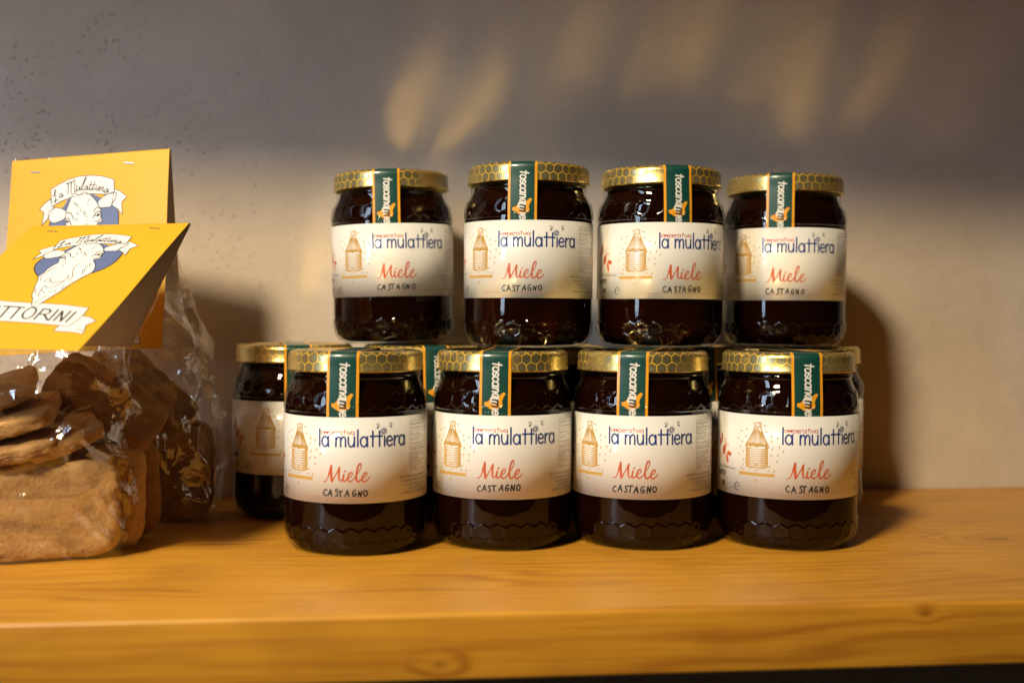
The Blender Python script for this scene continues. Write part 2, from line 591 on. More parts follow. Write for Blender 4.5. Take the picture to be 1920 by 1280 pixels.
def write(ink, text, x, y, xh, w, sx=.8, slant=0.0, rng=None, jit=0.0, fit=None, turn=None, only=None):
    total = sum(G[c][0] for c in text) * xh * sx
    if fit:
        sx *= fit / total
    cx = x
    for i, c in enumerate(text):
        adv, strokes = G[c]
        jx = jy = jr = 0
        js = 1
        if rng:
            jx, jy, jr, js = rng.uniform(-jit, jit) * .6, rng.uniform(-jit, jit), rng.uniform(-jit, jit) * .35, 1 + rng.uniform(-jit, jit) * .5
        if only is None or i in only:
            for st in strokes:
                p = []
                for a, b in st:
                    px, py = (a + b * slant + b * jr) * xh * sx * js, b * xh * js
                    p.append((cx + px + jx * xh, y + py + jy * xh))
                if turn:
                    p = [turn(*q) for q in p]
                ink.stroke(p, w, 3)
        cx += adv * xh * sx
    return cx

# ------------------------------------------------------------------ the honey jar
HJ = 110.7                                   # jar height with lid
LR, LZ0, LZ1 = 40.25, 29.8, 75.8             # label radius, lower and upper edge
HEXW = 2 * math.pi * 40 / 30

def hexedge(u, v, w=HEXW):
    r3 = math.sqrt(3)
    best = 1e9
    for ou, ov in ((0, 0), (w / 2, w * r3 / 2)):
        gx = (u + ou) % w - w / 2
        gy = (v + ov) % (w * r3) - w * r3 / 2
        x, y = abs(gx), abs(gy)
        best = min(best, max(x, x * .5 + y * r3 / 2))
    return w / 2 - best

ctrl = [(31, 0), (34.4, .9), (36.9, 3.2), (38.7, 6.4), (39.6, 10), (40, 14), (40, 20), (40, 27.5), (39.9, 29), (39.9, 52), (39.9, 76.5), (40, 77.5),
        (40, 81), (39.5, 85), (38.4, 88.6), (37.0, 91.6), (36.1, 94), (35.9, 95.4), (36.5, 96.3), (36.6, 97.2), (36.1, 98.2), (35.6, 99.2), (35.6, 107.5)]
prof, arcs = [], []
fine = catmull(ctrl, 10)
acc = 0
last = None
for i, p in enumerate(fine):
    if last:
        acc += math.hypot(p[0] - last[0], p[1] - last[1])
    step = .5 if (p[1] < 17 or 76 < p[1] < 99) else 6
    if last is None or not arcs or acc - arcs[-1] >= step or i == len(fine) - 1:
        prof.append(p)
        arcs.append(acc)
    last = p
# resample the fine zones so that the relief has enough rings
pr2, ar2 = [prof[0]], [arcs[0]]
for a, b, sa, sb in zip(prof, prof[1:], arcs, arcs[1:]):
    zone = a[1] < 17 or 76 < a[1] < 95
    n = max(1, math.ceil((sb - sa) / .55)) if zone else 1
    for k in range(1, n + 1):
        pr2.append((a[0] + (b[0] - a[0]) * k / n, a[1] + (b[1] - a[1]) * k / n))
        ar2.append(sa + (sb - sa) * k / n)
s_low = next(s for p, s in zip(pr2, ar2) if p[1] >= 13.2)
s_top = next(s for p, s in zip(pr2, ar2) if p[1] >= 84.0)
row = HEXW * math.sqrt(3) / 2
def relief(i, a):
    s, (r, z) = ar2[i], pr2[i]
    u = a * 40
    if z < 20:
        v = s - s_low + 2.4
        fade = min(1, max(0, (s - 3.5) / 2.5))
        # one row of full cells with the half cells below it
        if v > row * .5:
            edge = HEXW * .5 / math.sqrt(3) * 2
            tri = abs((u % HEXW) - HEXW / 2) / (HEXW / 2)
            lim = HEXW / math.sqrt(3) - tri * HEXW / math.sqrt(3) / 2
            if v > lim + .5:
                return 0
    elif 76.6 < z < 94:
        v = s - s_top
        fade = min(1, max(0, (z - 77) / 1.2)) * min(1, max(0, (94 - z) / 1.5))
        if abs(v) > row * .72:
            return 0
    else:
        return 0
    # centre a row of cells on v = 0
    d = hexedge(u, v + HEXW * math.sqrt(3) / 2)
    return fade * (.48 * math.exp(-(d / .5) ** 2) - .08)
SEG = 420
vs, fs = lathe(pr2, SEG, relief)
fs.append(tuple(reversed(range(SEG))))                            # underside
ME_GLASS = mesh('glass', vs, fs, 'glass')

hp = [(.3, 1.2), (30.2, 1.4), (34.0, 2.6), (37.2, 5.8), (38.7, 9.6), (39.3, 14.5), (39.4, 30), (39.4, 60), (39.3, 81), (38.6, 85.2), (37.2, 88.8), (35.2, 92.5), (34.0, 95.5), (33.6, 97.5), (.3, 97.5)]
vs, fs = lathe(hp, 72)
ME_HONEY = mesh('honey', vs, fs, 'honey')

# lid: rolled lower edge, upright side, shoulder and a slightly sunk panel
side = [(36.4, HJ - 11.2), (37.7, HJ - 11.5), (38.2, HJ - 11.0), (38.2, HJ - 10.2), (37.75, HJ - 9.6), (37.75, HJ - 3.4), (37.5, HJ - 2.2), (36.9, HJ - 1.2),
        (35.9, HJ - .4), (34.8, HJ - .05), (33.6, HJ)]
topp = [(33.6, HJ), (32.6, HJ - .15), (31.8, HJ - .8), (30.8, HJ - 1.25), (30, HJ - 1.25), (25, HJ - .95), (17, HJ - .6), (9, HJ - .38), (.3, HJ - .3)]
vs, fs = lathe(side, 120)
nf = len(fs)
v2, f2 = lathe(topp, 120)
k = len(vs)
vs += v2
fs += [tuple(k + i for i in f) for f in f2]
fs.append(tuple(k + (len(topp) - 1) * 120 + i for i in range(120)))
ME_LID = mesh('lid', vs, fs, ['lid_side', 'lid_top'], True, [0] * nf + [1] * (len(fs) - nf))

# the paper label; x runs along the jar from the left edge of the big lettering, y from the label's lower edge
DEG = LR * math.pi / 180                       # mm along the label for one degree
LH = LZ1 - LZ0
def wrap(off):
    def f(x, y):
        a = x / LR
        r = LR + off
        return (r * math.sin(a), -r * math.cos(a), LZ0 + y)
    return f
def label_mesh():
    vs, fs = [], []
    x0, x1, n = -98 * DEG, 128 * DEG, 150
    rnd = random.Random(3)
    for i in range(n + 1):
        x = x0 + (x1 - x0) * i / n
        for r, y in ((LR - .2, 0), (LR, 0), (LR, LH * .5), (LR, LH), (LR - .2, LH)):
            a = x / LR
            w = noise.noise((x * .08, y * .05, 3)) * .05
            vs.append(((r + w) * math.sin(a), -(r + w) * math.cos(a), LZ0 + y))
    for i in range(n):
        for j in range(4):
            a = i * 5 + j
            fs.append((a, a + 5, a + 6, a + 1))
    return mesh('label', vs, fs, 'label')
ME_LABEL = label_mesh()

# artwork measured on one jar: pixel of a close view -> label millimetres
def hv(px, py):
    a = math.degrees(math.asin(max(-.995, min(.995, (px - 1100) / 1077)))) + 1.3
    return (a * DEG, LH * (1 - (py + 31) / 1251))
def mv(px, py):
    a = math.degrees(math.asin((px - 119.5) / 1077)) + 1.3
    return (a * DEG, LH * (1 - (py + 31) / 1251))
PR = []                                        # (name, mesh) pieces of print shared by all the jars
LAY = wrap(.10)
def done(name, ink, mat):
    ink.refine()
    PR.append((name, ink.mesh(name, LAY, mat)))

i = Ink()
write(i, 'la mulattiera', 0, LH * (1 - .337), 5.25, .92, .8, fit=71 * DEG)
done('brand_lettering', i, 'ink_blue')

i = Ink()
cx = 2 * DEG
yb, xh = LH * (1 - .196), 1.62
cx = write(i, 'c', cx, yb, xh, .30, .8)
for k in range(2):                             # the two o are little hearts
    i.poly([(cx + .75, yb - .05), (cx + .02, yb + .95), (cx + .12, yb + 1.5), (cx + .5, yb + 1.62), (cx + .78, yb + 1.25), (cx + 1.05, yb + 1.62), (cx + 1.42, yb + 1.5), (cx + 1.52, yb + .95)])
    cx += 1.55
write(i, 'perativa', cx + .1, yb, xh, .30, .95, fit=28.6 * DEG - cx)
i.ellipse(21.0 * DEG, yb + 2.35, .2, .2)
done('small_lettering', i, 'ink_red')

i = Ink()
M = lambda *p: [mv(*q) for q in p]
i.stroke(M((170, 907), (205, 898), (238, 845), (262, 765), (288, 672)), [.45, .5, .6, .9, 1.15])
i.stroke(M((288, 672), (286, 780), (298, 896)), [1.2, 1.45, 1.35])
i.stroke(M((298, 896), (335, 835), (372, 765), (405, 696)), [1.0, .6, .6, .9])
i.stroke(M((405, 696), (398, 790), (403, 868), (428, 888), (455, 850)), [1.1, 1.0, .7, .5])
i.stroke(M((467, 790), (455, 865), (475, 892), (505, 865), (522, 845)), [.9, .9, .6, .45])
i.ellipse(*mv(484, 748), .55, .55)
i.stroke(M((520, 850), (560, 822), (578, 778), (555, 765), (526, 810), (520, 868), (545, 897), (588, 872), (622, 812)), [.4, .5, .8, .9, .7, .45])
i.stroke(M((620, 815), (668, 735), (687, 655), (671, 636), (646, 690), (630, 790), (630, 868), (650, 902), (682, 872), (697, 852)), [.4, .5, .8, .9, 1.0, .8, .45])
i.stroke(M((695, 856), (738, 825), (757, 782), (736, 770), (706, 820), (700, 878), (728, 902), (764, 872), (790, 830)), [.4, .5, .8, .9, .7, .35])
done('word_lettering', i, 'ink_orange')

i = Ink()
i.stroke([(-14.3 * DEG, LH * .072), (20 * DEG, LH * .072), (54.7 * DEG, LH * .072)], .20, 24)
done('ruled_line', i, 'ink_line')

# straw hive with its bees
i = Ink()
rnd = random.Random(11)
Hh = lambda *p: [hv(*q) for q in p]
i.stroke(Hh((660, 92), (676, 135), (672, 175), (610, 310), (536, 452)), .55)
i.stroke(Hh((772, 88), (768, 165), (815, 290), (886, 455)), .6)
i.stroke(Hh((690, 90), (730, 84), (770, 90)), .5)
i.stroke(Hh((680, 148), (730, 156), (770, 146)), .45)
i.stroke(Hh((700, 90), (705, 145)), .35)
i.stroke(Hh((740, 90), (742, 145)), .35)
for k in range(15):                            # straw of the roof
    f = (k + .5) / 15
    x0, x1 = 682 + 84 * f, 545 + 332 * f
    a = rnd.uniform(0, .25)
    b = rnd.uniform(.8, 1)
    i.stroke(Hh((x0 + (x1 - x0) * a, 165 + 275 * a), (x0 + (x1 - x0) * b, 165 + 275 * b)), rnd.uniform(.18, .30) + (.16 if f > .68 else 0))
for k in range(26):                            # ragged thatch edge
    x = 545 + 13 * k
    i.stroke(Hh((x, 405 + rnd.uniform(-14, 10)), (x + rnd.uniform(-6, 6), 446 + rnd.uniform(-8, 12))), .42)
i.stroke(Hh((540, 446), (640, 428), (760, 428), (880, 450)), .5)
for k in range(9):                             # coils of the skep
    y = 470 + 34.5 * k
    i.stroke(Hh((552, y), (640, y + 18), (730, y + 20), (810, y + 12), (864, y - 8)), [.75, .38, .30, .62, .95])
    i.stroke(Hh((770, y + 22), (820, y + 16), (862, y + 4)), .45)
    i.stroke(Hh((552, y + 14), (600, y + 24)), .32)
i.stroke(Hh((552, 455), (548, 600), (550, 745), (600, 770), (660, 772)), .5)
i.stroke(Hh((864, 455), (866, 600), (862, 735)), .6)
i.stroke(Hh((672, 772), (690, 722), (712, 720), (722, 770)), .45)
i.stroke(Hh((730, 772), (820, 765), (868, 742), (912, 738)), .5)
i.poly(Hh((440, 850), (570, 852), (700, 851), (840, 851), (972, 850), (972, 893), (840, 892), (700, 894), (570, 893), (440, 897)))
for (x, y) in [(820, 125), (553, 195), (475, 232), (850, 220), (540, 302), (425, 345), (925, 285), (930, 355), (1015, 312), (487, 390), (455, 470), (935, 472), (1040, 445),
               (1098, 505), (505, 535), (435, 580), (918, 575), (1013, 560), (505, 660), (1013, 655), (505, 742), (510, 805), (705, 803), (890, 800), (690, 965), (470, 800), (965, 812)]:
    a0 = rnd.uniform(0, 6.3)
    u, v = hv(x, y)
    big = 1.35 if y > 940 else 1
    i.ellipse(u, v, .42 * big, .27 * big, a0, 8)
    for da in (1.3, 2.2, -1.2):
        L = rnd.uniform(.5, .85) * big
        i.stroke([(u, v), (u + L * math.cos(a0 + da), v + L * math.sin(a0 + da))], .24)
done('hive_drawing', i, 'ink_ochre')

# big orange bee
i = Ink()
def blob(px, py, rx, ry, rot):
    u, v = hv(px, py)
    i.ellipse(u, v, rx, ry, RAD(rot), 16)
blob(148, 390, 1.0, 3.5, -8)
blob(122, 455, .8, 2.4, 14)
blob(188, 565, 1.65, 2.9, -14)
blob(275, 607, 2.2, 1.3, -8)
blob(245, 690, 1.0, 2.8, 14)
u, v = hv(214, 478)
i.stroke([(u + .85 * math.cos(a), v + 1.1 * math.sin(a)) for a in [k * math.pi / 5 for k in range(11)]], .5)
for p in ((210, 385), (262, 466)):
    i.ellipse(*hv(*p), .4, .4)
i.stroke(Hh((212, 440), (210, 395)), .2)
i.stroke(Hh((238, 475), (256, 468)), .2)
i.stroke(Hh((133, 625), (160, 690)), .4)
i.stroke(Hh((118, 640), (132, 700)), .4)
done('bee_drawing', i, 'ink_orange')

# flower on the lettering, two small bees
i = Ink()
u, v = 50.6 * DEG, LH * (1 - .163)
for k in range(11):
    a = 2 * math.pi * k / 11
    i.stroke([(u + .7 * math.cos(a), v + .7 * math.sin(a)), (u + 1.9 * math.cos(a), v + 1.9 * math.sin(a))], .42)
done('flower_drawing', i, 'ink_petal')
for sg, (u, v) in ((1, (46 * DEG, LH * (1 - .105))), (-1, (56.6 * DEG, LH * (1 - .098)))):
    i = Ink()
    i.ellipse(u, v - .5, .62, .42, .5 * sg, 10)
    i.ellipse(u - .5 * sg, v - 1.0, .4, .3, .5 * sg, 8)
    for a, rr in ((1.2, 1.0), (2.1, .9)):
        cx, cyy = u + .9 * math.cos(a) * sg, v + .5 + .5 * math.sin(a)
        i.stroke([(cx + .42 * math.cos(q), cyy + .55 * math.sin(q)) for q in [k * math.pi / 4 for k in range(9)]], .14, 2)
    i.stroke([(u + .6 * sg, v - .2), (u + 1.2 * sg, v + .4)], .14)
    done('small_bee', i, 'ink_grey')

# nutrition table and address lines
i = Ink()
x0, x1 = 75.5 * DEG, 112 * DEG
rows = [.068, .19, .262, .375, .485, .545, .60, .655]
y0, y1 = LH * (1 - .655), LH * (1 - .068)
for v in rows:
    i.rect(x0, LH * (1 - v) - .08, x1, LH * (1 - v) + .08, 16)
for x in (x0, x0 + 19.5, x1):
    i.rect(x - .08, y0, x + .08, y1)
for v, tx in ((.115, 'Nutritional facts for 100 g'), (.165, 'Valori nutrizionali per 100 g'), (.238, 'Energia / Energy'), (.30, 'Grassi / Fats'), (.35, 'di cui acidi grassi saturi'),
              (.415, 'Carboidrati / Carbohydrates'), (.465, 'di cui zuccheri / sugars'), (.527, 'Fibre / Fibres'), (.583, 'Proteine / Proteins'), (.64, 'Sale / Salt')):
    i.text(tx, x0 + .7, LH * (1 - v), 1.75, 'LEFT', .82)
done('nutrition_table', i, 'ink_grey')
i = Ink()
for k, tx in enumerate(('Prodotto da La Mulattiera', 'Cooperativa Agricola Forestale', 'Località Ninazzano 17', 'tel. 327 952398', 'confezionato in Via Acquarola')):
    i.text(tx, 84 * DEG, LH * (1 - .735 - .047 * k), 2.0, 'CENTER', .98)
i.ellipse(66.5 * DEG, LH * (1 - .725), .45, .3)
i.ellipse(66.5 * DEG - .7, LH * (1 - .722), .4, .25, .4)
i.ellipse(66.5 * DEG + .7, LH * (1 - .722), .4, .25, -.4)
done('address_lines', i, 'ink_grey')

# left panel: dotted rule, printed estimated sign
i = Ink()
for k in range(44):
    x = (-66 + k * .58) * DEG
    i.rect(x, LH * (1 - .693), x + .24, LH * (1 - .682))
for k in range(26):
    x = (-66 + k * .8) * DEG
    i.rect(x, LH * (1 - .935), x + .2, LH * (1 - .929))
i.text('Da consumarsi preferibilmente entro', -66 * DEG, LH * (1 - .672), 1.0, 'LEFT', .9)
i.text('g', -45 * DEG, LH * (1 - .925), 2.2)
u, v = -38.6 * DEG, LH * (1 - .895)
i.stroke([(u - 1.75, v), (u, v + .03), (u + 1.7, v + .1)], .24)
i.stroke([(u + 1.75 * math.cos(RAD(a)), v + 2.15 * math.sin(RAD(a))) for a in range(0, 320, 15)], [.3, .3, .45, .75, .75, .45, .3])
done('estimated_sign', i, 'ink_grey')

def handwriting(seed):
    r = random.Random(seed)
    i = Ink()
    tilt = r.uniform(-.008, .016)
    xs = [3.6, 8.2, 13.2, 16.2, 20.9, 26.0, 30.4, 35.0]
    for c, d in zip('CASTAGNO', xs):
        d += r.uniform(-.32, .32)
        write(i, c, d * DEG, LH * (1 - .912) + d * tilt * 2, 2.02 * r.uniform(.92, 1.1), r.uniform(.56, .74), 1.18, slant=r.uniform(-.06, .14), rng=r, jit=.13)
    res = [('variety_handwriting', i.mesh('variety_handwriting', wrap(.12), 'ink_black'))]
    for nm, body, d, vv, xh in (('date_handwriting', '18/09/27', -67, .79, 1.75), ('weight_handwriting', '500', -60, .915, 1.65)):
        i = Ink()
        write(i, body, d * DEG, LH * (1 - vv), xh, .42, .95, slant=.08, rng=r, jit=.12)
        res.append((nm, i.mesh(nm, wrap(.12), 'ink_black')))
    return res

# ------------------------------------------------------------------ paper seal running over the lid
SW = 8.65
path = [(-34.0, HJ + .12), (-20, HJ + .1), (0, HJ + .08), (20, HJ + .1), (32, HJ + .14), (34.9, HJ + .1), (36.1, HJ - .32), (37.15, HJ - 1.15), (37.8, HJ - 2.3), (38.02, HJ - 3.4),
        (38.06, HJ - 6), (38.15, HJ - 9), (38.45, HJ - 11.3), (38.8, HJ - 15), (39.25, HJ - 20), (39.7, HJ - 25.5), (39.98, HJ - 30.5), (39.97, HJ - 34.4), (39.97, LZ1 - 3)]
plen = [0]
for a, b in zip(path, path[1:]):
    plen.append(plen[-1] + math.hypot(b[0] - a[0], b[1] - a[1]))
S0 = plen[7]                                   # the edge of the lid
def strip_pt(x, s, off=0.0):
    s += S0
    s = max(0, min(plen[-1], s))
    k = 0
    while k < len(plen) - 2 and plen[k + 1] < s:
        k += 1
    f = (s - plen[k]) / (plen[k + 1] - plen[k])
    r = path[k][0] + (path[k + 1][0] - path[k][0]) * f
    z = path[k][1] + (path[k + 1][1] - path[k][1]) * f
    tx, tz = path[k + 1][0] - path[k][0], path[k + 1][1] - path[k][1]
    L = math.hypot(tx, tz)
    nr, nz = -tz / L, tx / L
    if nz < 0:
        nr, nz = nr, nz
    r2, z2 = r + nr * off, z + nz * off
    if r > 34.5:
        y = -math.sqrt(r2 * r2 - x * x)
    else:
        y = -(r2 / 34.5) * math.sqrt(34.5 ** 2 - x * x)
    return (x, y, z2)
def strip(name, xa, xb, off, mat, thick=.14):
    vs, fs = [], []
    ss = []
    for a, b in zip(plen, plen[1:]):
        n = max(1, int((b - a) / 3))
        ss += [a + (b - a) * k / n for k in range(n)]
    ss.append(plen[-1])
    nx = 8
    for s in ss:
        for k in range(nx + 1):
            vs.append(strip_pt(xa + (xb - xa) * k / nx, s - S0, off))
    for j in range(len(ss) - 1):
        for k in range(nx):
            a = j * (nx + 1) + k
            fs.append((a, a + nx + 1, a + nx + 2, a + 1))
    return mesh(name, vs, fs, mat)
ME_SEAL = strip('seal_strip', -SW, SW, 0, 'seal')
ME_BORDER = [strip('seal_border', -SW, -SW + 1.45, .06, 'seal_yellow'), strip('seal_border', SW - 1.45, SW, .06, 'seal_yellow')]
def zs(px, py):                                # pixel of a close view -> strip millimetres
    return ((px - 370) / 33.0, (py - 105) / 33.0)
i = Ink()
i.poly([zs(*p) for p in [(175, 990), (235, 978), (280, 935), (330, 870), (440, 885), (480, 840), (530, 805), (566, 830), (540, 875), (512, 930), (498, 985), (517, 1030), (490, 1090),
                         (445, 1085), (430, 1130), (395, 1120), (300, 1122), (250, 1085), (178, 1045)]])
i.refine()
ME_EMBLEM = i.mesh('seal_emblem', lambda x, s: strip_pt(x, s, .09), 'seal_yellow')
i = Ink()
i.poly([zs(365 + 92 * math.cos(RAD(30 + 60 * k)) , 950 + 92 * math.sin(RAD(30 + 60 * k))) for k in range(6)])
i.refine()
ME_CELL = i.mesh('seal_cell', lambda x, s: strip_pt(x, s, .12), 'seal_white')
turn = lambda a, b: (-1.36 + b, 4.6 + a)
i = Ink()
write(i, 'toscanamiele', 0, 0, 3.2, .88, .8, slant=.16, fit=33.5, turn=turn, only=set(range(12)) - {7})
i.ellipse(-1.36 + 4.3, 4.6 + 24.4, .45, .45)
ME_SEALTXT = i.mesh('seal_lettering', lambda x, s: strip_pt(x, s, .17), 'seal_white')
i = Ink()
write(i, 'toscanamiele', 0, 0, 3.2, .80, .8, slant=.16, fit=33.5, turn=turn, only={7})
ME_SEALDARK = i.mesh('seal_mark', lambda x, s: strip_pt(x, s, .18), 'ink_black')

jar_labels = {}
def honey_jar(x, y, z, la, seal, seed, label, group, lean=0.0):
    """la: where the lettering starts, in degrees from the line to the viewer; seal: degrees further on"""
    face = math.degrees(math.atan2(-x, y))
    j = empty('honey_jar', (x, y, z), RAD(face + la))
    if lean:
        j.rotation_euler = (Matrix.Rotation(RAD(lean), 3, 'Y') @ Matrix.Rotation(RAD(face + la), 3, 'Z')).to_euler()
    tag(j, label, 'honey jar', group)
    add('glass', ME_GLASS, j).rotation_euler[2] = RAD(seed * 7.3)
    add('honey', ME_HONEY, j)
    add('lid', ME_LID, j).rotation_euler[2] = RAD(seed * 61.7)
    lb = add('label', ME_LABEL, j)
    rj = random.Random(seed * 17)
    lb.location[2] = rj.uniform(-.45, .45) * S               # no two labels sit quite alike
    lb.rotation_euler[0], lb.rotation_euler[1] = RAD(rj.uniform(-.12, .12)), RAD(rj.uniform(-.2, .2))
    for nm, me in PR:
        add(nm, me, lb)
    for nm, me in handwriting(seed):
        add(nm, me, lb)
    st = add('seal_strip', ME_SEAL, j)
    st.rotation_euler[2] = RAD(seal)
    for me in ME_BORDER:
        add('seal_border', me, st)
    add('seal_emblem', ME_EMBLEM, st)
    add('seal_cell', ME_CELL, st)
    add('seal_lettering', ME_SEALTXT, st)
    add('seal_mark', ME_SEALDARK, st)
    return j

GF, GB, GT = 'front row of honey jars on the shelf', 'back row of honey jars on the shelf', 'honey jars stacked on top of the other jars'
E2 = .3
for a in [
    (-17.6, 650.5, 0, -29.3, 18.8, 1, 'dark honey jar, leftmost of the front row on the shelf', GF),
    (66.5, 656.5, 0, -23.9, 18.0, 2, 'dark honey jar, second from left in the front row on the shelf', GF),
    (148.1, 651.1, 0, -26.7, 18.7, 3, 'dark honey jar, third from left in the front row on the shelf', GF),
    (232.6, 642.5, 0, -3.9, 19.8, 4, 'dark honey jar, rightmost of the front row, with orange bee and date showing', GF),
    (-60.3, 760, 0, -6.6, 9.6, 5, 'honey jar at far left of the back row, half hidden, hive drawing in view', GB),
    (22, 750, 0, -3, 18, 6, 'back-row honey jar behind the gap between the first and second front jars', GB),
    (106, 748, 0, -20, 18, 7, 'back-row honey jar hidden behind the second and third front jars', GB),
    (194, 745, 0, 5, 21, 8, 'back-row honey jar behind the gap between the third and fourth front jars', GB),
    (281, 748, 0, -25, 18, 9, 'back-row honey jar at the right end, behind the rightmost front jar', GB),
    (5.0, 762, HJ + E2 + .8, -18.4, 13.5, 10, 'top-row honey jar furthest left, pale window streak across its hive drawing', GT, -1.5),
    (87.5, 707.3, HJ + E2, -26.5, 21.0, 11, 'second from left of the stacked top-row honey jars', GT),
    (172.5, 711, HJ + E2, -1.2, 16.7, 12, 'third from left of the stacked top-row honey jars, orange bee and date showing', GT),
    (262.5, 735.6, HJ + E2, -19.2, 15.7, 13, 'top-row honey jar furthest right, nearest the shadow on the wall', GT),
]:
    honey_jar(*a)
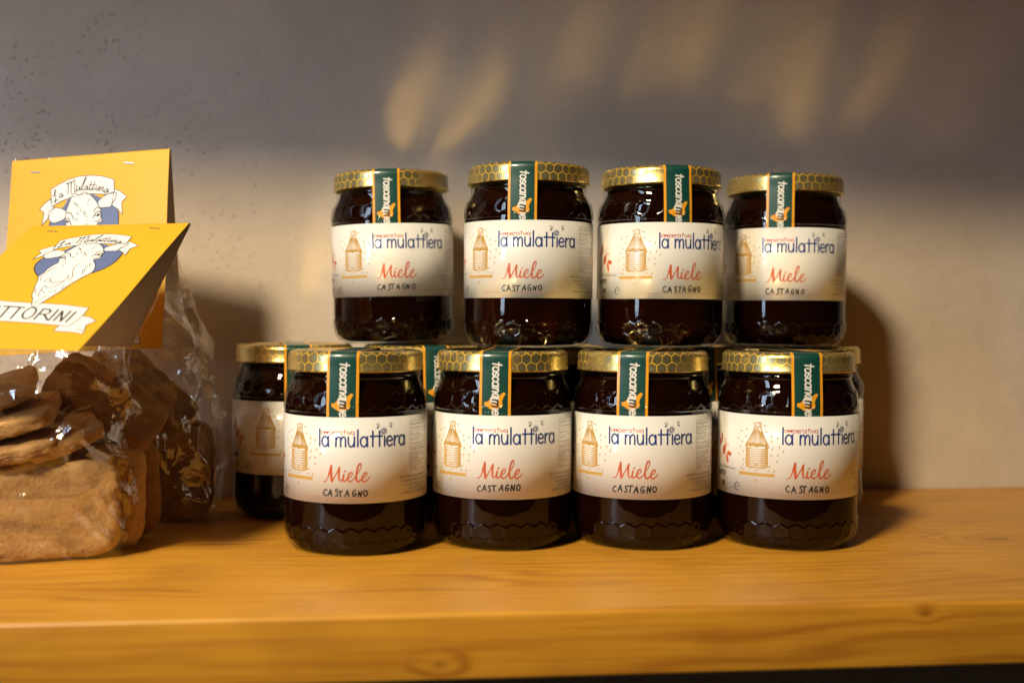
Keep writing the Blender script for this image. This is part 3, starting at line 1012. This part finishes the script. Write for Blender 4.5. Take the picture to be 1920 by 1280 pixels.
ART = {
'banner':[(28.2,20.3),(33.2,17.5),(40.5,14.5),(47.3,13.1),(54.7,13.0),(62.5,14.1),(70.6,16.7),(71.3,25.5),(65.1,25.9),(57.6,25.0),(50.2,24.9),(42.5,26.3),(35.8,28.3),(29.7,31.4)],
'tail_left':[(28.6,26.4),(25.3,28.5),(21.2,32.4),(24.6,35.0),(23.4,43.2),(27.5,38.9),(31.4,32.0),(29.7,31.1)],
'tail_right':[(71.1,22.8),(75.2,24.6),(79.8,28.3),(76.5,31.7),(77.3,39.7),(74.4,35.9),(69.9,32.9),(71.1,25.5)],
'ear_left':[(39.6,35.0),(36.2,33.0),(31.8,32.4),(28.8,33.8),(27.5,36.1),(28.2,39.4),(31.0,41.9),(34.3,41.6),(37.7,40.3),(39.3,39.2)],
'ear_right':[(60.8,30.2),(63.8,27.6),(67.8,25.6),(71.5,24.9),(72.8,26.0),(71.9,29.6),(70.3,31.9),(69.3,34.0),(66.3,34.2),(61.9,34.0)],
'L':[(29.8,24.1),(31.0,24.4),(31.7,21.8),(31.4,20.6),(30.7,21.7),(31.5,25.0),(32.2,28.4),(31.5,28.9),(31.0,28.3),(32.0,27.5),(33.7,27.3)],
'a1':[(36.0,23.4),(34.7,23.7),(34.4,25.7),(35.5,25.8),(36.3,23.5),(36.2,25.5),(37.4,24.8)],
'M':[(38.6,17.6),(39.2,16.8),(39.9,18.1),(40.1,24.2)],
'M2':[(39.8,18.5),(40.9,16.4),(41.8,17.0),(42.2,24.0)],
'M3':[(41.9,17.9),(43.4,15.4),(44.3,16.3),(44.6,22.6),(45.3,22.9),(46.1,21.5)],
'u':[(46.0,18.7),(45.9,21.5),(46.8,22.4),(48.1,19.3),(48.0,22.1),(49.1,21.4)],
'l':[(49.1,21.4),(51.7,14.7),(51.2,14.5),(49.4,19.8),(49.3,22.0),(50.5,21.7)],
'a2':[(52.8,19.7),(51.6,20.0),(51.2,22.0),(52.2,22.3),(53.3,19.7),(53.2,22.2),(54.2,21.5)],
't1':[(55.8,16.9),(54.5,21.5),(55.2,22.6),(56.2,21.2)],
't2':[(58.2,17.1),(56.4,21.9),(57.1,22.7),(58.2,21.4)],
'tx':[(54.1,19.0),(59.2,19.7)],
'i':[(59.6,20.5),(58.8,22.5),(59.5,23.1),(60.6,22.0)],
'dot':[(61.0,17.7),(61.2,17.7)],
'e':[(60.6,22.5),(61.9,21.4),(61.6,20.7),(60.6,22.0),(61.0,23.3),(62.5,22.6)],
'r':[(62.5,22.6),(63.3,20.9),(64.0,21.7),(63.4,23.9),(64.4,23.8)],
'a3':[(66.7,22.4),(65.4,22.7),(64.7,24.5),(65.7,24.8),(67.2,22.7),(66.7,24.9),(67.7,24.1)],
'brow_l':[(39.6,36.4),(41.6,36.0),(43.7,37.6),(45.1,40.6)],
'eye_l1':[(39.7,40.1),(41.4,39.6),(42.4,41.1),(43.8,44.1)],
'eye_l2':[(39.7,41.7),(40.8,42.2),(42.3,41.9)],
'brow_r':[(58.2,36.7),(59.5,34.6),(61.5,33.9),(63.1,34.9)],
'eye_r1':[(57.9,40.5),(59.6,37.4),(61.9,36.6),(63.1,37.7)],
'eye_r2':[(59.3,39.0),(61.3,39.4),(63.0,38.1)],
'bag_r':[(59.3,42.5),(61.4,42.9),(62.8,41.4),(63.3,39.0)],
'f1':[(44.2,30.5),(46.6,31.7),(48.0,33.3)],
'f2':[(55.5,28.1),(54.2,29.6),(53.5,31.8)],
'd1':[(47.4,37.1),(48.4,37.8)],
'd2':[(46.8,40.7),(48.0,41.8)],
'd3':[(49.6,35.1),(49.7,36.1)],
'd4':[(51.3,35.4),(51.4,36.2)],
'd5':[(53.0,36.2),(52.5,37.8)],
'd6':[(53.7,38.1),(53.7,40.1)],
'd7':[(54.3,42.0),(54.8,41.9)],
'd8':[(53.3,44.4),(54.8,44.1)],
'head':[(39.7,34.6),(41.3,30.3),(42.8,25.9),(44.4,24.0),(48.2,25.2),(50.6,23.6),(55.4,25.7),(60.2,30.9),(62.4,34.7),(63.3,38.5),(63.9,42.7),(61.0,44.5),(64.4,49.4),(66.5,54.2),(67.0,58.8),(64.4,63.4),(62.9,67.3),(60.6,73.5),(59.4,79.0),(57.5,84.4),(55.7,89.8),(54.5,94.0),(52.5,95.0),(50.1,91.8),(48.5,87.5),(45.6,83.2),(43.7,77.6),(41.9,73.1),(40.2,67.4),(38.3,62.8),(39.2,59.3),(39.1,54.6),(40.3,49.9),(41.5,47.5),(40.2,43.9),(39.5,40.2)],
'oval':[(38.0,31.4),(33.0,36.3),(29.3,41.1),(28.5,47.2),(30.3,53.2),(34.5,59.2),(38.3,62.8),(46.0,63.0),(58.3,63.3),(67.3,59.4),(72.0,54.3),(74.7,47.3),(74.9,40.0),(74.1,36.3),(66.3,29.9),(58.0,25.8),(50.6,23.6),(43.1,24.0)],
'ban2':[(14.3,87.0),(23.7,87.7),(34.3,89.5),(46.4,90.9),(58.5,91.7),(70.2,92.9),(83.6,95.4),(84.1,103.1),(82.2,113.6),(72.5,112.4),(60.5,111.0),(48.4,109.9),(36.3,108.8),(27.2,108.2)],
'ban2tail':[(84.1,103.1),(88.6,104.2),(93.6,107.6),(90.4,112.2),(92.1,116.6),(92.9,120.5),(87.2,119.0),(76.3,118.3),(76.7,112.8),(82.2,113.6)],
'T1':[(36.2,94.8),(42.0,95.1)],
'T1s':[(39.6,95.1),(40.6,106.3)],
'T2':[(43.0,95.4),(48.7,96.0)],
'T2s':[(46.2,95.8),(47.0,106.9)],
'O':[(52.2,96.1),(51.0,100.8),(52.7,105.4),(55.6,106.9),(57.4,104.4),(56.8,99.3),(54.6,96.3),(52.2,96.1)],
'R':[(59.8,97.2),(60.2,107.5)],
'R2':[(59.8,97.2),(63.5,97.8),(65.0,100.4),(63.8,102.4),(60.9,102.4)],
'R3':[(62.9,102.4),(67.7,108.0)],
'I':[(68.2,97.8),(68.5,108.1)],
'N':[(71.4,108.6),(71.3,98.9)],
'N2':[(71.3,98.9),(75.3,109.1)],
'N3':[(75.3,109.1),(75.7,98.9)],
'I2':[(78.8,99.5),(78.4,109.6)],
'I0':[(34.1,94.8),(35.3,105.8)],
'm1':[(47.3,73.2),(50.9,75.3),(54.6,72.3),(55.9,67.8),(56.2,64.4),(55.3,62.0)],
'm2':[(47.3,65.3),(47.3,67.6),(51.0,69.9),(54.6,67.7)],
'm3':[(47.2,59.5),(47.9,59.5)],
'm4':[(49.0,58.8),(49.3,58.6)],
's1':[(46.5,47.7),(46.3,51.9)],
's2':[(45.0,46.4),(44.3,48.2)],
's3':[(47.4,36.1),(47.1,37.3)],
's4':[(44.5,29.1),(47.1,31.7)],
's5':[(49.0,34.3),(49.0,35.5)],
's6':[(51.6,35.6),(52.2,38.7)],
's7':[(46.5,40.4),(46.5,41.6)],
'c1':[(55.0,48.5),(54.1,52.7),(55.9,58.6),(58.3,63.3),(58.3,67.8)],
'c2':[(60.9,50.5),(60.9,54.0),(62.4,57.6)],
'c3':[(61.0,48.1),(62.8,52.9)],
'c4':[(60.3,55.2),(62.6,61.0)],
'b1':[(42.8,52.4),(41.0,55.9),(40.4,60.5)],
'b2':[(47.3,63.0),(44.8,66.4),(45.5,69.8)],
'b3':[(39.8,61.7),(41.8,67.5)],
'b4':[(47.3,74.4),(48.6,81.0),(49.8,84.3)],
'b5':[(52.8,80.0),(55.2,80.0)],
'b6':[(56.4,77.8),(56.7,80.6)],
'b7':[(58.2,72.3),(58.8,76.8)],
'b8':[(44.3,76.5),(46.2,81.0)],
'b9':[(48.0,77.7),(51.6,81.1)],
'b10':[(52.2,86.5),(51.6,90.8)],
'b11':[(53.4,83.3),(53.7,87.1)],
'b12':[(60.7,67.9),(59.5,70.1)],
'sig':[(87.6,117.6),(88.3,114.7),(90.6,118.1),(91.0,115.7)],
}

# ------------------------------------------------------------------ biscuits
def biscuit_mesh(sx, sy, sz, seed, mat, p=4.0, bumpy=1.0):
    """rounded slab with a crumbly, slightly swollen surface"""
    bm = bmesh.new()
    bmesh.ops.create_cube(bm, size=2)
    bmesh.ops.subdivide_edges(bm, edges=list(bm.edges), cuts=25, use_grid_fill=True)
    rnd = Vector((seed * 3.1, seed * 7.7, seed * 1.3))
    for v in bm.verts:
        d = v.co.copy()
        L = (abs(d.x) ** p + abs(d.y) ** p + abs(d.z) ** p) ** (1 / p)
        q = d / L
        co = Vector((q.x * sx / 2, q.y * sy / 2, q.z * sz / 2))
        n = noise.noise(co * .045 + rnd) * 1.3 + noise.noise(co * .13 + rnd) * 1.0 + noise.noise(co * .42 + rnd) * .65 + noise.noise(co * 1.1 + rnd) * .42
        swell = 1 + .05 * (1 - q.x * q.x) * (1 - q.z * q.z)
        co.y *= swell
        v.co = co + q.normalized() * n * bumpy
    return from_bm('biscuit', bm, mat, True)

def biscuit(loc, size, rot, seed, mat, label, group, p=4.0, bumpy=1.0):
    o = add('biscuit', biscuit_mesh(*size, seed, mat, p, bumpy), None, loc)
    o.rotation_euler = [RAD(a) for a in rot]
    tag(o, label, 'biscuit', group)
    return o
GFB, GBB = 'biscuits in the front cellophane bag', 'biscuits in the back cellophane bag'
biscuit((-186, 620, 27.5), (88, 20, 51), (2, 0, 13), 1, 'biscuit', 'large golden biscuit slab standing upright at the front of the front bag', GFB, 6.0, 1.1)
biscuit((-172, 645, 31), (76, 19, 57), (-3, 2, 13), 2, 'biscuit', 'golden biscuit slab standing just behind the large front slab', GFB, 6.5)
biscuit((-167, 667, 30), (74, 18, 56), (3, 0, 12), 3, 'biscuit_dark', 'brown biscuit slab at the back of the front bag floor', GFB, 6.5)
biscuit((-205, 624, 61), (66, 48, 10), (14, -10, 8), 4, 'biscuit', 'flat round-edged biscuit lying lowest on top of the upright slabs', GFB, 6.0)
biscuit((-175, 632, 66), (40, 40, 9), (16, -20, 25), 5, 'biscuit', 'small flat biscuit tilted beside the stack at its right', GFB, 6.0)
biscuit((-206, 624, 73), (66, 46, 10), (13, -14, 4), 6, 'biscuit', 'flat biscuit in the middle of the tilted stack, lit bright', GFB, 6.0)
biscuit((-213, 626, 86), (56, 44, 9), (14, -17, 10), 7, 'biscuit', 'topmost flat biscuit of the tilted stack in the front bag', GFB, 6.0)
biscuit((-158, 664, 80), (66, 44, 13), (28, 34, 6), 8, 'biscuit_dark', 'dark biscuit leaning down to the right in the front bag', GFB, 7.0)
biscuit((-154, 730, 31), (88, 22, 58), (2, 0, -2), 9, 'biscuit_dark', 'large brown biscuit slab standing upright at the front of the back bag', GBB, 6.5)
biscuit((-156, 757, 31), (86, 21, 58), (-3, 0, 2), 10, 'biscuit_dark', 'brown biscuit slab standing rearmost in the back bag', GBB, 6.5)
biscuit((-151, 733, 84), (70, 40, 13), (24, 43, 4), 11, 'biscuit_dark', 'brown biscuit leaning steeply near the top of the back bag', GBB, 7.0)
biscuit((-168, 740, 74), (60, 42, 12), (20, 30, -8), 12, 'biscuit_dark', 'brown biscuit lying slanted across the slabs of the back bag', GBB, 7.0)

# ------------------------------------------------------------------ cellophane bags with folded header cards
def lerp_levels(levels, z):
    for a, b in zip(levels, levels[1:]):
        if z <= b[0]:
            f = (z - a[0]) / (b[0] - a[0])
            f = f * f * (3 - 2 * f) * .5 + f * .5
            return [p + (q - p) * f for p, q in zip(a, b)]
    return list(levels[-1])

def bag_mesh(levels, seed, amp, pinch):
    na, nz = 180, 110
    z0, z1 = levels[0][0], levels[-1][0]
    vs, fs = [], []
    off = Vector((seed * 13.7, seed * 5.1, 0))
    for j in range(nz + 1):
        z = z0 + (z1 - z0) * j / nz
        _, cx, cyy, a, b, yaw = lerp_levels(levels, z)
        cs, sn = math.cos(RAD(yaw)), math.sin(RAD(yaw))
        hz = (z - z0) / (z1 - z0)
        for k in range(na):
            t = 2 * math.pi * k / na
            e = .42
            ct, s_ = math.cos(t), math.sin(t)
            u = math.copysign(abs(ct) ** e, ct)
            v = math.copysign(abs(s_) ** e, s_)
            # side gussets fold inwards as the bag closes
            g = max(0, (hz - .42) / .58)
            side = max(0, abs(u) - .72) / .28
            u *= 1 - pinch * math.sin(math.pi * min(1, g)) * side * (1 - abs(v)) * .55
            x, y = u * a, v * b
            P = Vector((x, y, z)) + off
            w = (1 - abs(noise.noise(P * .028))) ** 4 * 1.5 - .7
            w += (1 - abs(noise.noise(Vector((P.x * .05 + P.z * .03, P.y * .05, P.z * .02)) + off))) ** 7 * 1.5
            w += noise.noise(P * .11) * .5
            lim = min(1, b / 8) * min(1, .12 + (z - z0) / 14)
            nx, ny = u / a, v / b
            L = math.hypot(nx, ny) or 1
            x += nx / L * w * amp * lim
            y += ny / L * w * amp * lim
            vs.append((cx + x * cs - y * sn, cyy + x * sn + y * cs, z + noise.noise(P * .03) * .8 * min(1, (z - z0) / 20)))
    for j in range(nz):
        for k in range(na):
            k2 = (k + 1) % na
            fs.append((j * na + k, j * na + k2, (j + 1) * na + k2, (j + 1) * na + k))
    return mesh('wrapper', vs, fs, 'cellophane')

ART_LINES_THIN = ('banner', 'tail_left', 'tail_right', 'ear_left', 'ear_right', 'head', 'ban2', 'ban2tail')
def header(bag, TL, W, H, wid, hei, open_deg, curl, art=1.0, amp=1.5):
    """folded card: the printed front panel hangs from the fold at TL..TL+W*wid along H, the blank rear panel behind"""
    W, H = Vector(W).normalized(), Vector(H).normalized()
    H = (H - W * H.dot(W)).normalized()
    N = (-H).cross(W) * -1
    N = W.cross(-H)                          # towards the viewer
    TL = Vector(TL)
    rot = Matrix.Rotation(RAD(open_deg), 3, W)
    Hb = rot @ H
    if Hb.y < H.y:
        Hb = Matrix.Rotation(RAD(-open_deg), 3, W) @ H
    def bend(a, b):                          # the card is not quite flat
        u, v = a / wid, max(0, b) / hei
        return amp * v * (math.sin(2.6 * u + .5) * .9 - .6 + .7 * math.sin(6.0 * v + 1.0) * (u - .35))
    def front(a, b, off=0.0):
        return TL + W * a + H * b + N * (off + bend(a, b))
    vs, fs, fm = [], [], []
    na, nb = 14, 16
    Nb = W.cross(-Hb) * -1
    rows = []
    for i in range(nb, 0, -1):
        rows.append((front, hei * i / nb))
    for side, sgn in (('out', 1), ('in', 0)):
        base = len(vs)
        line = []
        R = 1.0 if sgn else .55
        for i in range(nb, -1, -1):
            b = hei * i / nb
            line.append([TL + W * (wid * k / na) + H * (b + .6) + N * (R - 1.0 - (0 if sgn else .05) + bend(wid * k / na, b + .6)) for k in range(na + 1)])
        for q in range(1, 6):                # rounded fold
            an = q / 6
            d = (N * (1 - an) + Nb * an)
            d = (d + (-H) * math.sin(an * math.pi) * .9).normalized()
            line.append([TL + W * (wid * k / na) - N * 1.0 + d * R + H * .3 for k in range(na + 1)])
        for i in range(0, nb + 1):
            b = hei * (i / nb) * .70
            flare = curl * (i / nb) ** 2
            line.append([TL + W * (wid * k / na) + Hb * (b + .6) - N * 1.0 + Nb * (R + flare * (.4 + .6 * k / na)) for k in range(na + 1)])
        for r in line:
            vs += r
        n = len(line)
        for i in range(n - 1):
            for k in range(na):
                a = base + i * (na + 1) + k
                f = (a, a + 1, a + na + 2, a + na + 1)
                fs.append(f if sgn else tuple(reversed(f)))
                fm.append(0 if sgn else 1)
    card = add('header_card', mesh('header_card', vs, fs, ['card', 'card_inside'], True, fm), bag)
    def lay(off):
        return lambda a, b: tuple(front(a * art, b * art, off))
    def piece(name, ink, off, mat):
        # keep the print's faces turned to the viewer
        me = ink.refine(4.5).mesh(name, lay(off), mat)
        add(name, me, card)
    A = ART
    for k in ('tail_left', 'tail_right', 'ban2tail'):
        piece('ribbon_tail', Ink().poly(A[k]), .10, 'card_white')
    piece('emblem_oval', Ink().poly(A['oval'], True), .14, 'card_blue')
    for k in ('banner', 'ban2'):
        piece('ribbon', Ink().poly(A[k]), .18, 'card_white')
    i = Ink()
    for k in ('ear_left', 'ear_right', 'head'):
        i.poly(A[k], True)
    piece('goat_head', i, .22, 'card_white')
    i = Ink()
    for k in ART_LINES_THIN:
        sm = k in ('ear_left', 'ear_right', 'head')
        i.stroke(A[k] + [A[k][0]], .42 if sm else .34, 4, sm)
    piece('emblem_outline', i, .26, 'card_black')
    ov = A['oval']
    for ks, wd_ in (((1, 2, 3, 4, 5, 6), .6), ((9, 10, 11, 12, 13), .5)):
        piece('oval_outline', Ink().stroke([ov[k] for k in ks], wd_, 4), .20, 'card_black')
    i = Ink()
    for k in ('L', 'a1', 'M', 'M2', 'M3', 'u', 'l', 'a2', 't1', 't2', 'tx', 'i', 'dot', 'e', 'r', 'a3'):
        i.stroke(A[k], .52 if k != 'tx' else .4, 4)
    piece('script_lettering', i, .28, 'card_black')
    i = Ink()
    for k in ('I0', 'T1', 'T1s', 'T2', 'T2s', 'O', 'R', 'R2', 'R3', 'I', 'N', 'N2', 'N3', 'I2'):
        i.stroke(A[k], 1.05 if k != 'O' else 1.0, 4)
    i.stroke(A['sig'], .2)
    piece('word_lettering', i, .28, 'card_black')
    i = Ink()
    for k in A:
        if k[:2] in ('br', 'ey', 'ba', 'f1', 'f2') and k not in ('banner', 'ban2', 'ban2tail') or (k[0] in 'dmscb' and k[1:].isdigit()):
            i.stroke(A[k], .55 if k[0] in 'eb' and not k[1:].isdigit() else (.5 if k[0] == 'm' else .36), 4)
    for c, r in ((A['eye_l2'][1], .6), (A['eye_r2'][1], .75)):
        i.ellipse(c[0], c[1] - .9, r * 1.2, r)
    piece('face_lines', i, .28, 'card_black')
    for (a0, b0, a1, b1) in ((13.4, 7.8, 20.2, 8.7), (76.7, 6.5, 83.1, 7.4)):      # staples
        vs, fs = [], []
        P0, P1 = front(a0 * art, b0 * art, .35), front(a1 * art, b1 * art, .35)
        ax = (P1 - P0).normalized()
        up_ = N
        sd = ax.cross(up_)
        pts = [P0 - up_ * 1.2, P0, P1, P1 - up_ * 1.2]
        for q, p in enumerate(pts):
            d1 = up_ if q in (0, 3) else ax
            o1 = ax if q in (0, 3) else up_
            for sx_, sy_ in ((-1, -1), (1, -1), (1, 1), (-1, 1)):
                vs.append(p + sd * .28 * sx_ + o1 * .22 * sy_)
        for q in range(3):
            for s_ in range(4):
                a, b = q * 4 + s_, q * 4 + (s_ + 1) % 4
                fs.append((a, b, b + 4, a + 4))
        add('staple', mesh('staple', vs, fs, 'staple', False), card)
    return card

fb = empty('biscuit_bag', (0, 0, 0))
tag(fb, 'front cellophane biscuit bag, its yellow goat card tilted forward, lettered ribbon in view', 'biscuit bag', 'biscuit bags with yellow header cards')
lv = [(.4, -194, 643, 50, 37, 12), (14, -194, 643, 52, 39, 12), (62, -193, 644, 52, 40, 12), (104, -189, 649, 51, 34, 8), (150, -172, 668, 50, 13, -6), (180.2, -160, 682.4, 48.2, .45, -16.6)]
add('wrapper', bag_mesh(lv, 1, 3.3, 1.0), fb)
header(fb, (-206.9, 696, 181), (.9585, -.2849, .0112), (-.2401, -.8276, -.5074), 98.3, 135, 13, 2, 1.0, 1.6)
bb = empty('biscuit_bag', (0, 0, 0))
tag(bb, 'back cellophane biscuit bag, its yellow goat card standing upright against the plaster wall', 'biscuit bag', 'biscuit bags with yellow header cards')
lv = [(.4, -162, 745, 51, 37, 0), (14, -161, 745, 53, 39, 0), (64, -162, 745, 53, 39, -1), (108, -165, 748, 52, 33, 0), (135, -170, 750, 51, 15, -6), (185, -180, 750, 52, 5, -12), (228.2, -187.5, 747.2, 53.5, .45, -16.6)]
add('wrapper', bag_mesh(lv, 2, 2.8, 1.0), bb)
header(bb, (-239.1, 762, 226.6), (.9569, -.2855, .0525), (-.008, -.2, -.98), 108.5, 125, 12, 1, 1.02, 3.0)
# move each bag's origin to its base without moving its parts
for o, p in ((fb, (-194, 643, 0)), (bb, (-162, 745, 0))):
    o.location = [c * S for c in p]
    for c in o.children:
        c.location = [-q * S for q in p]
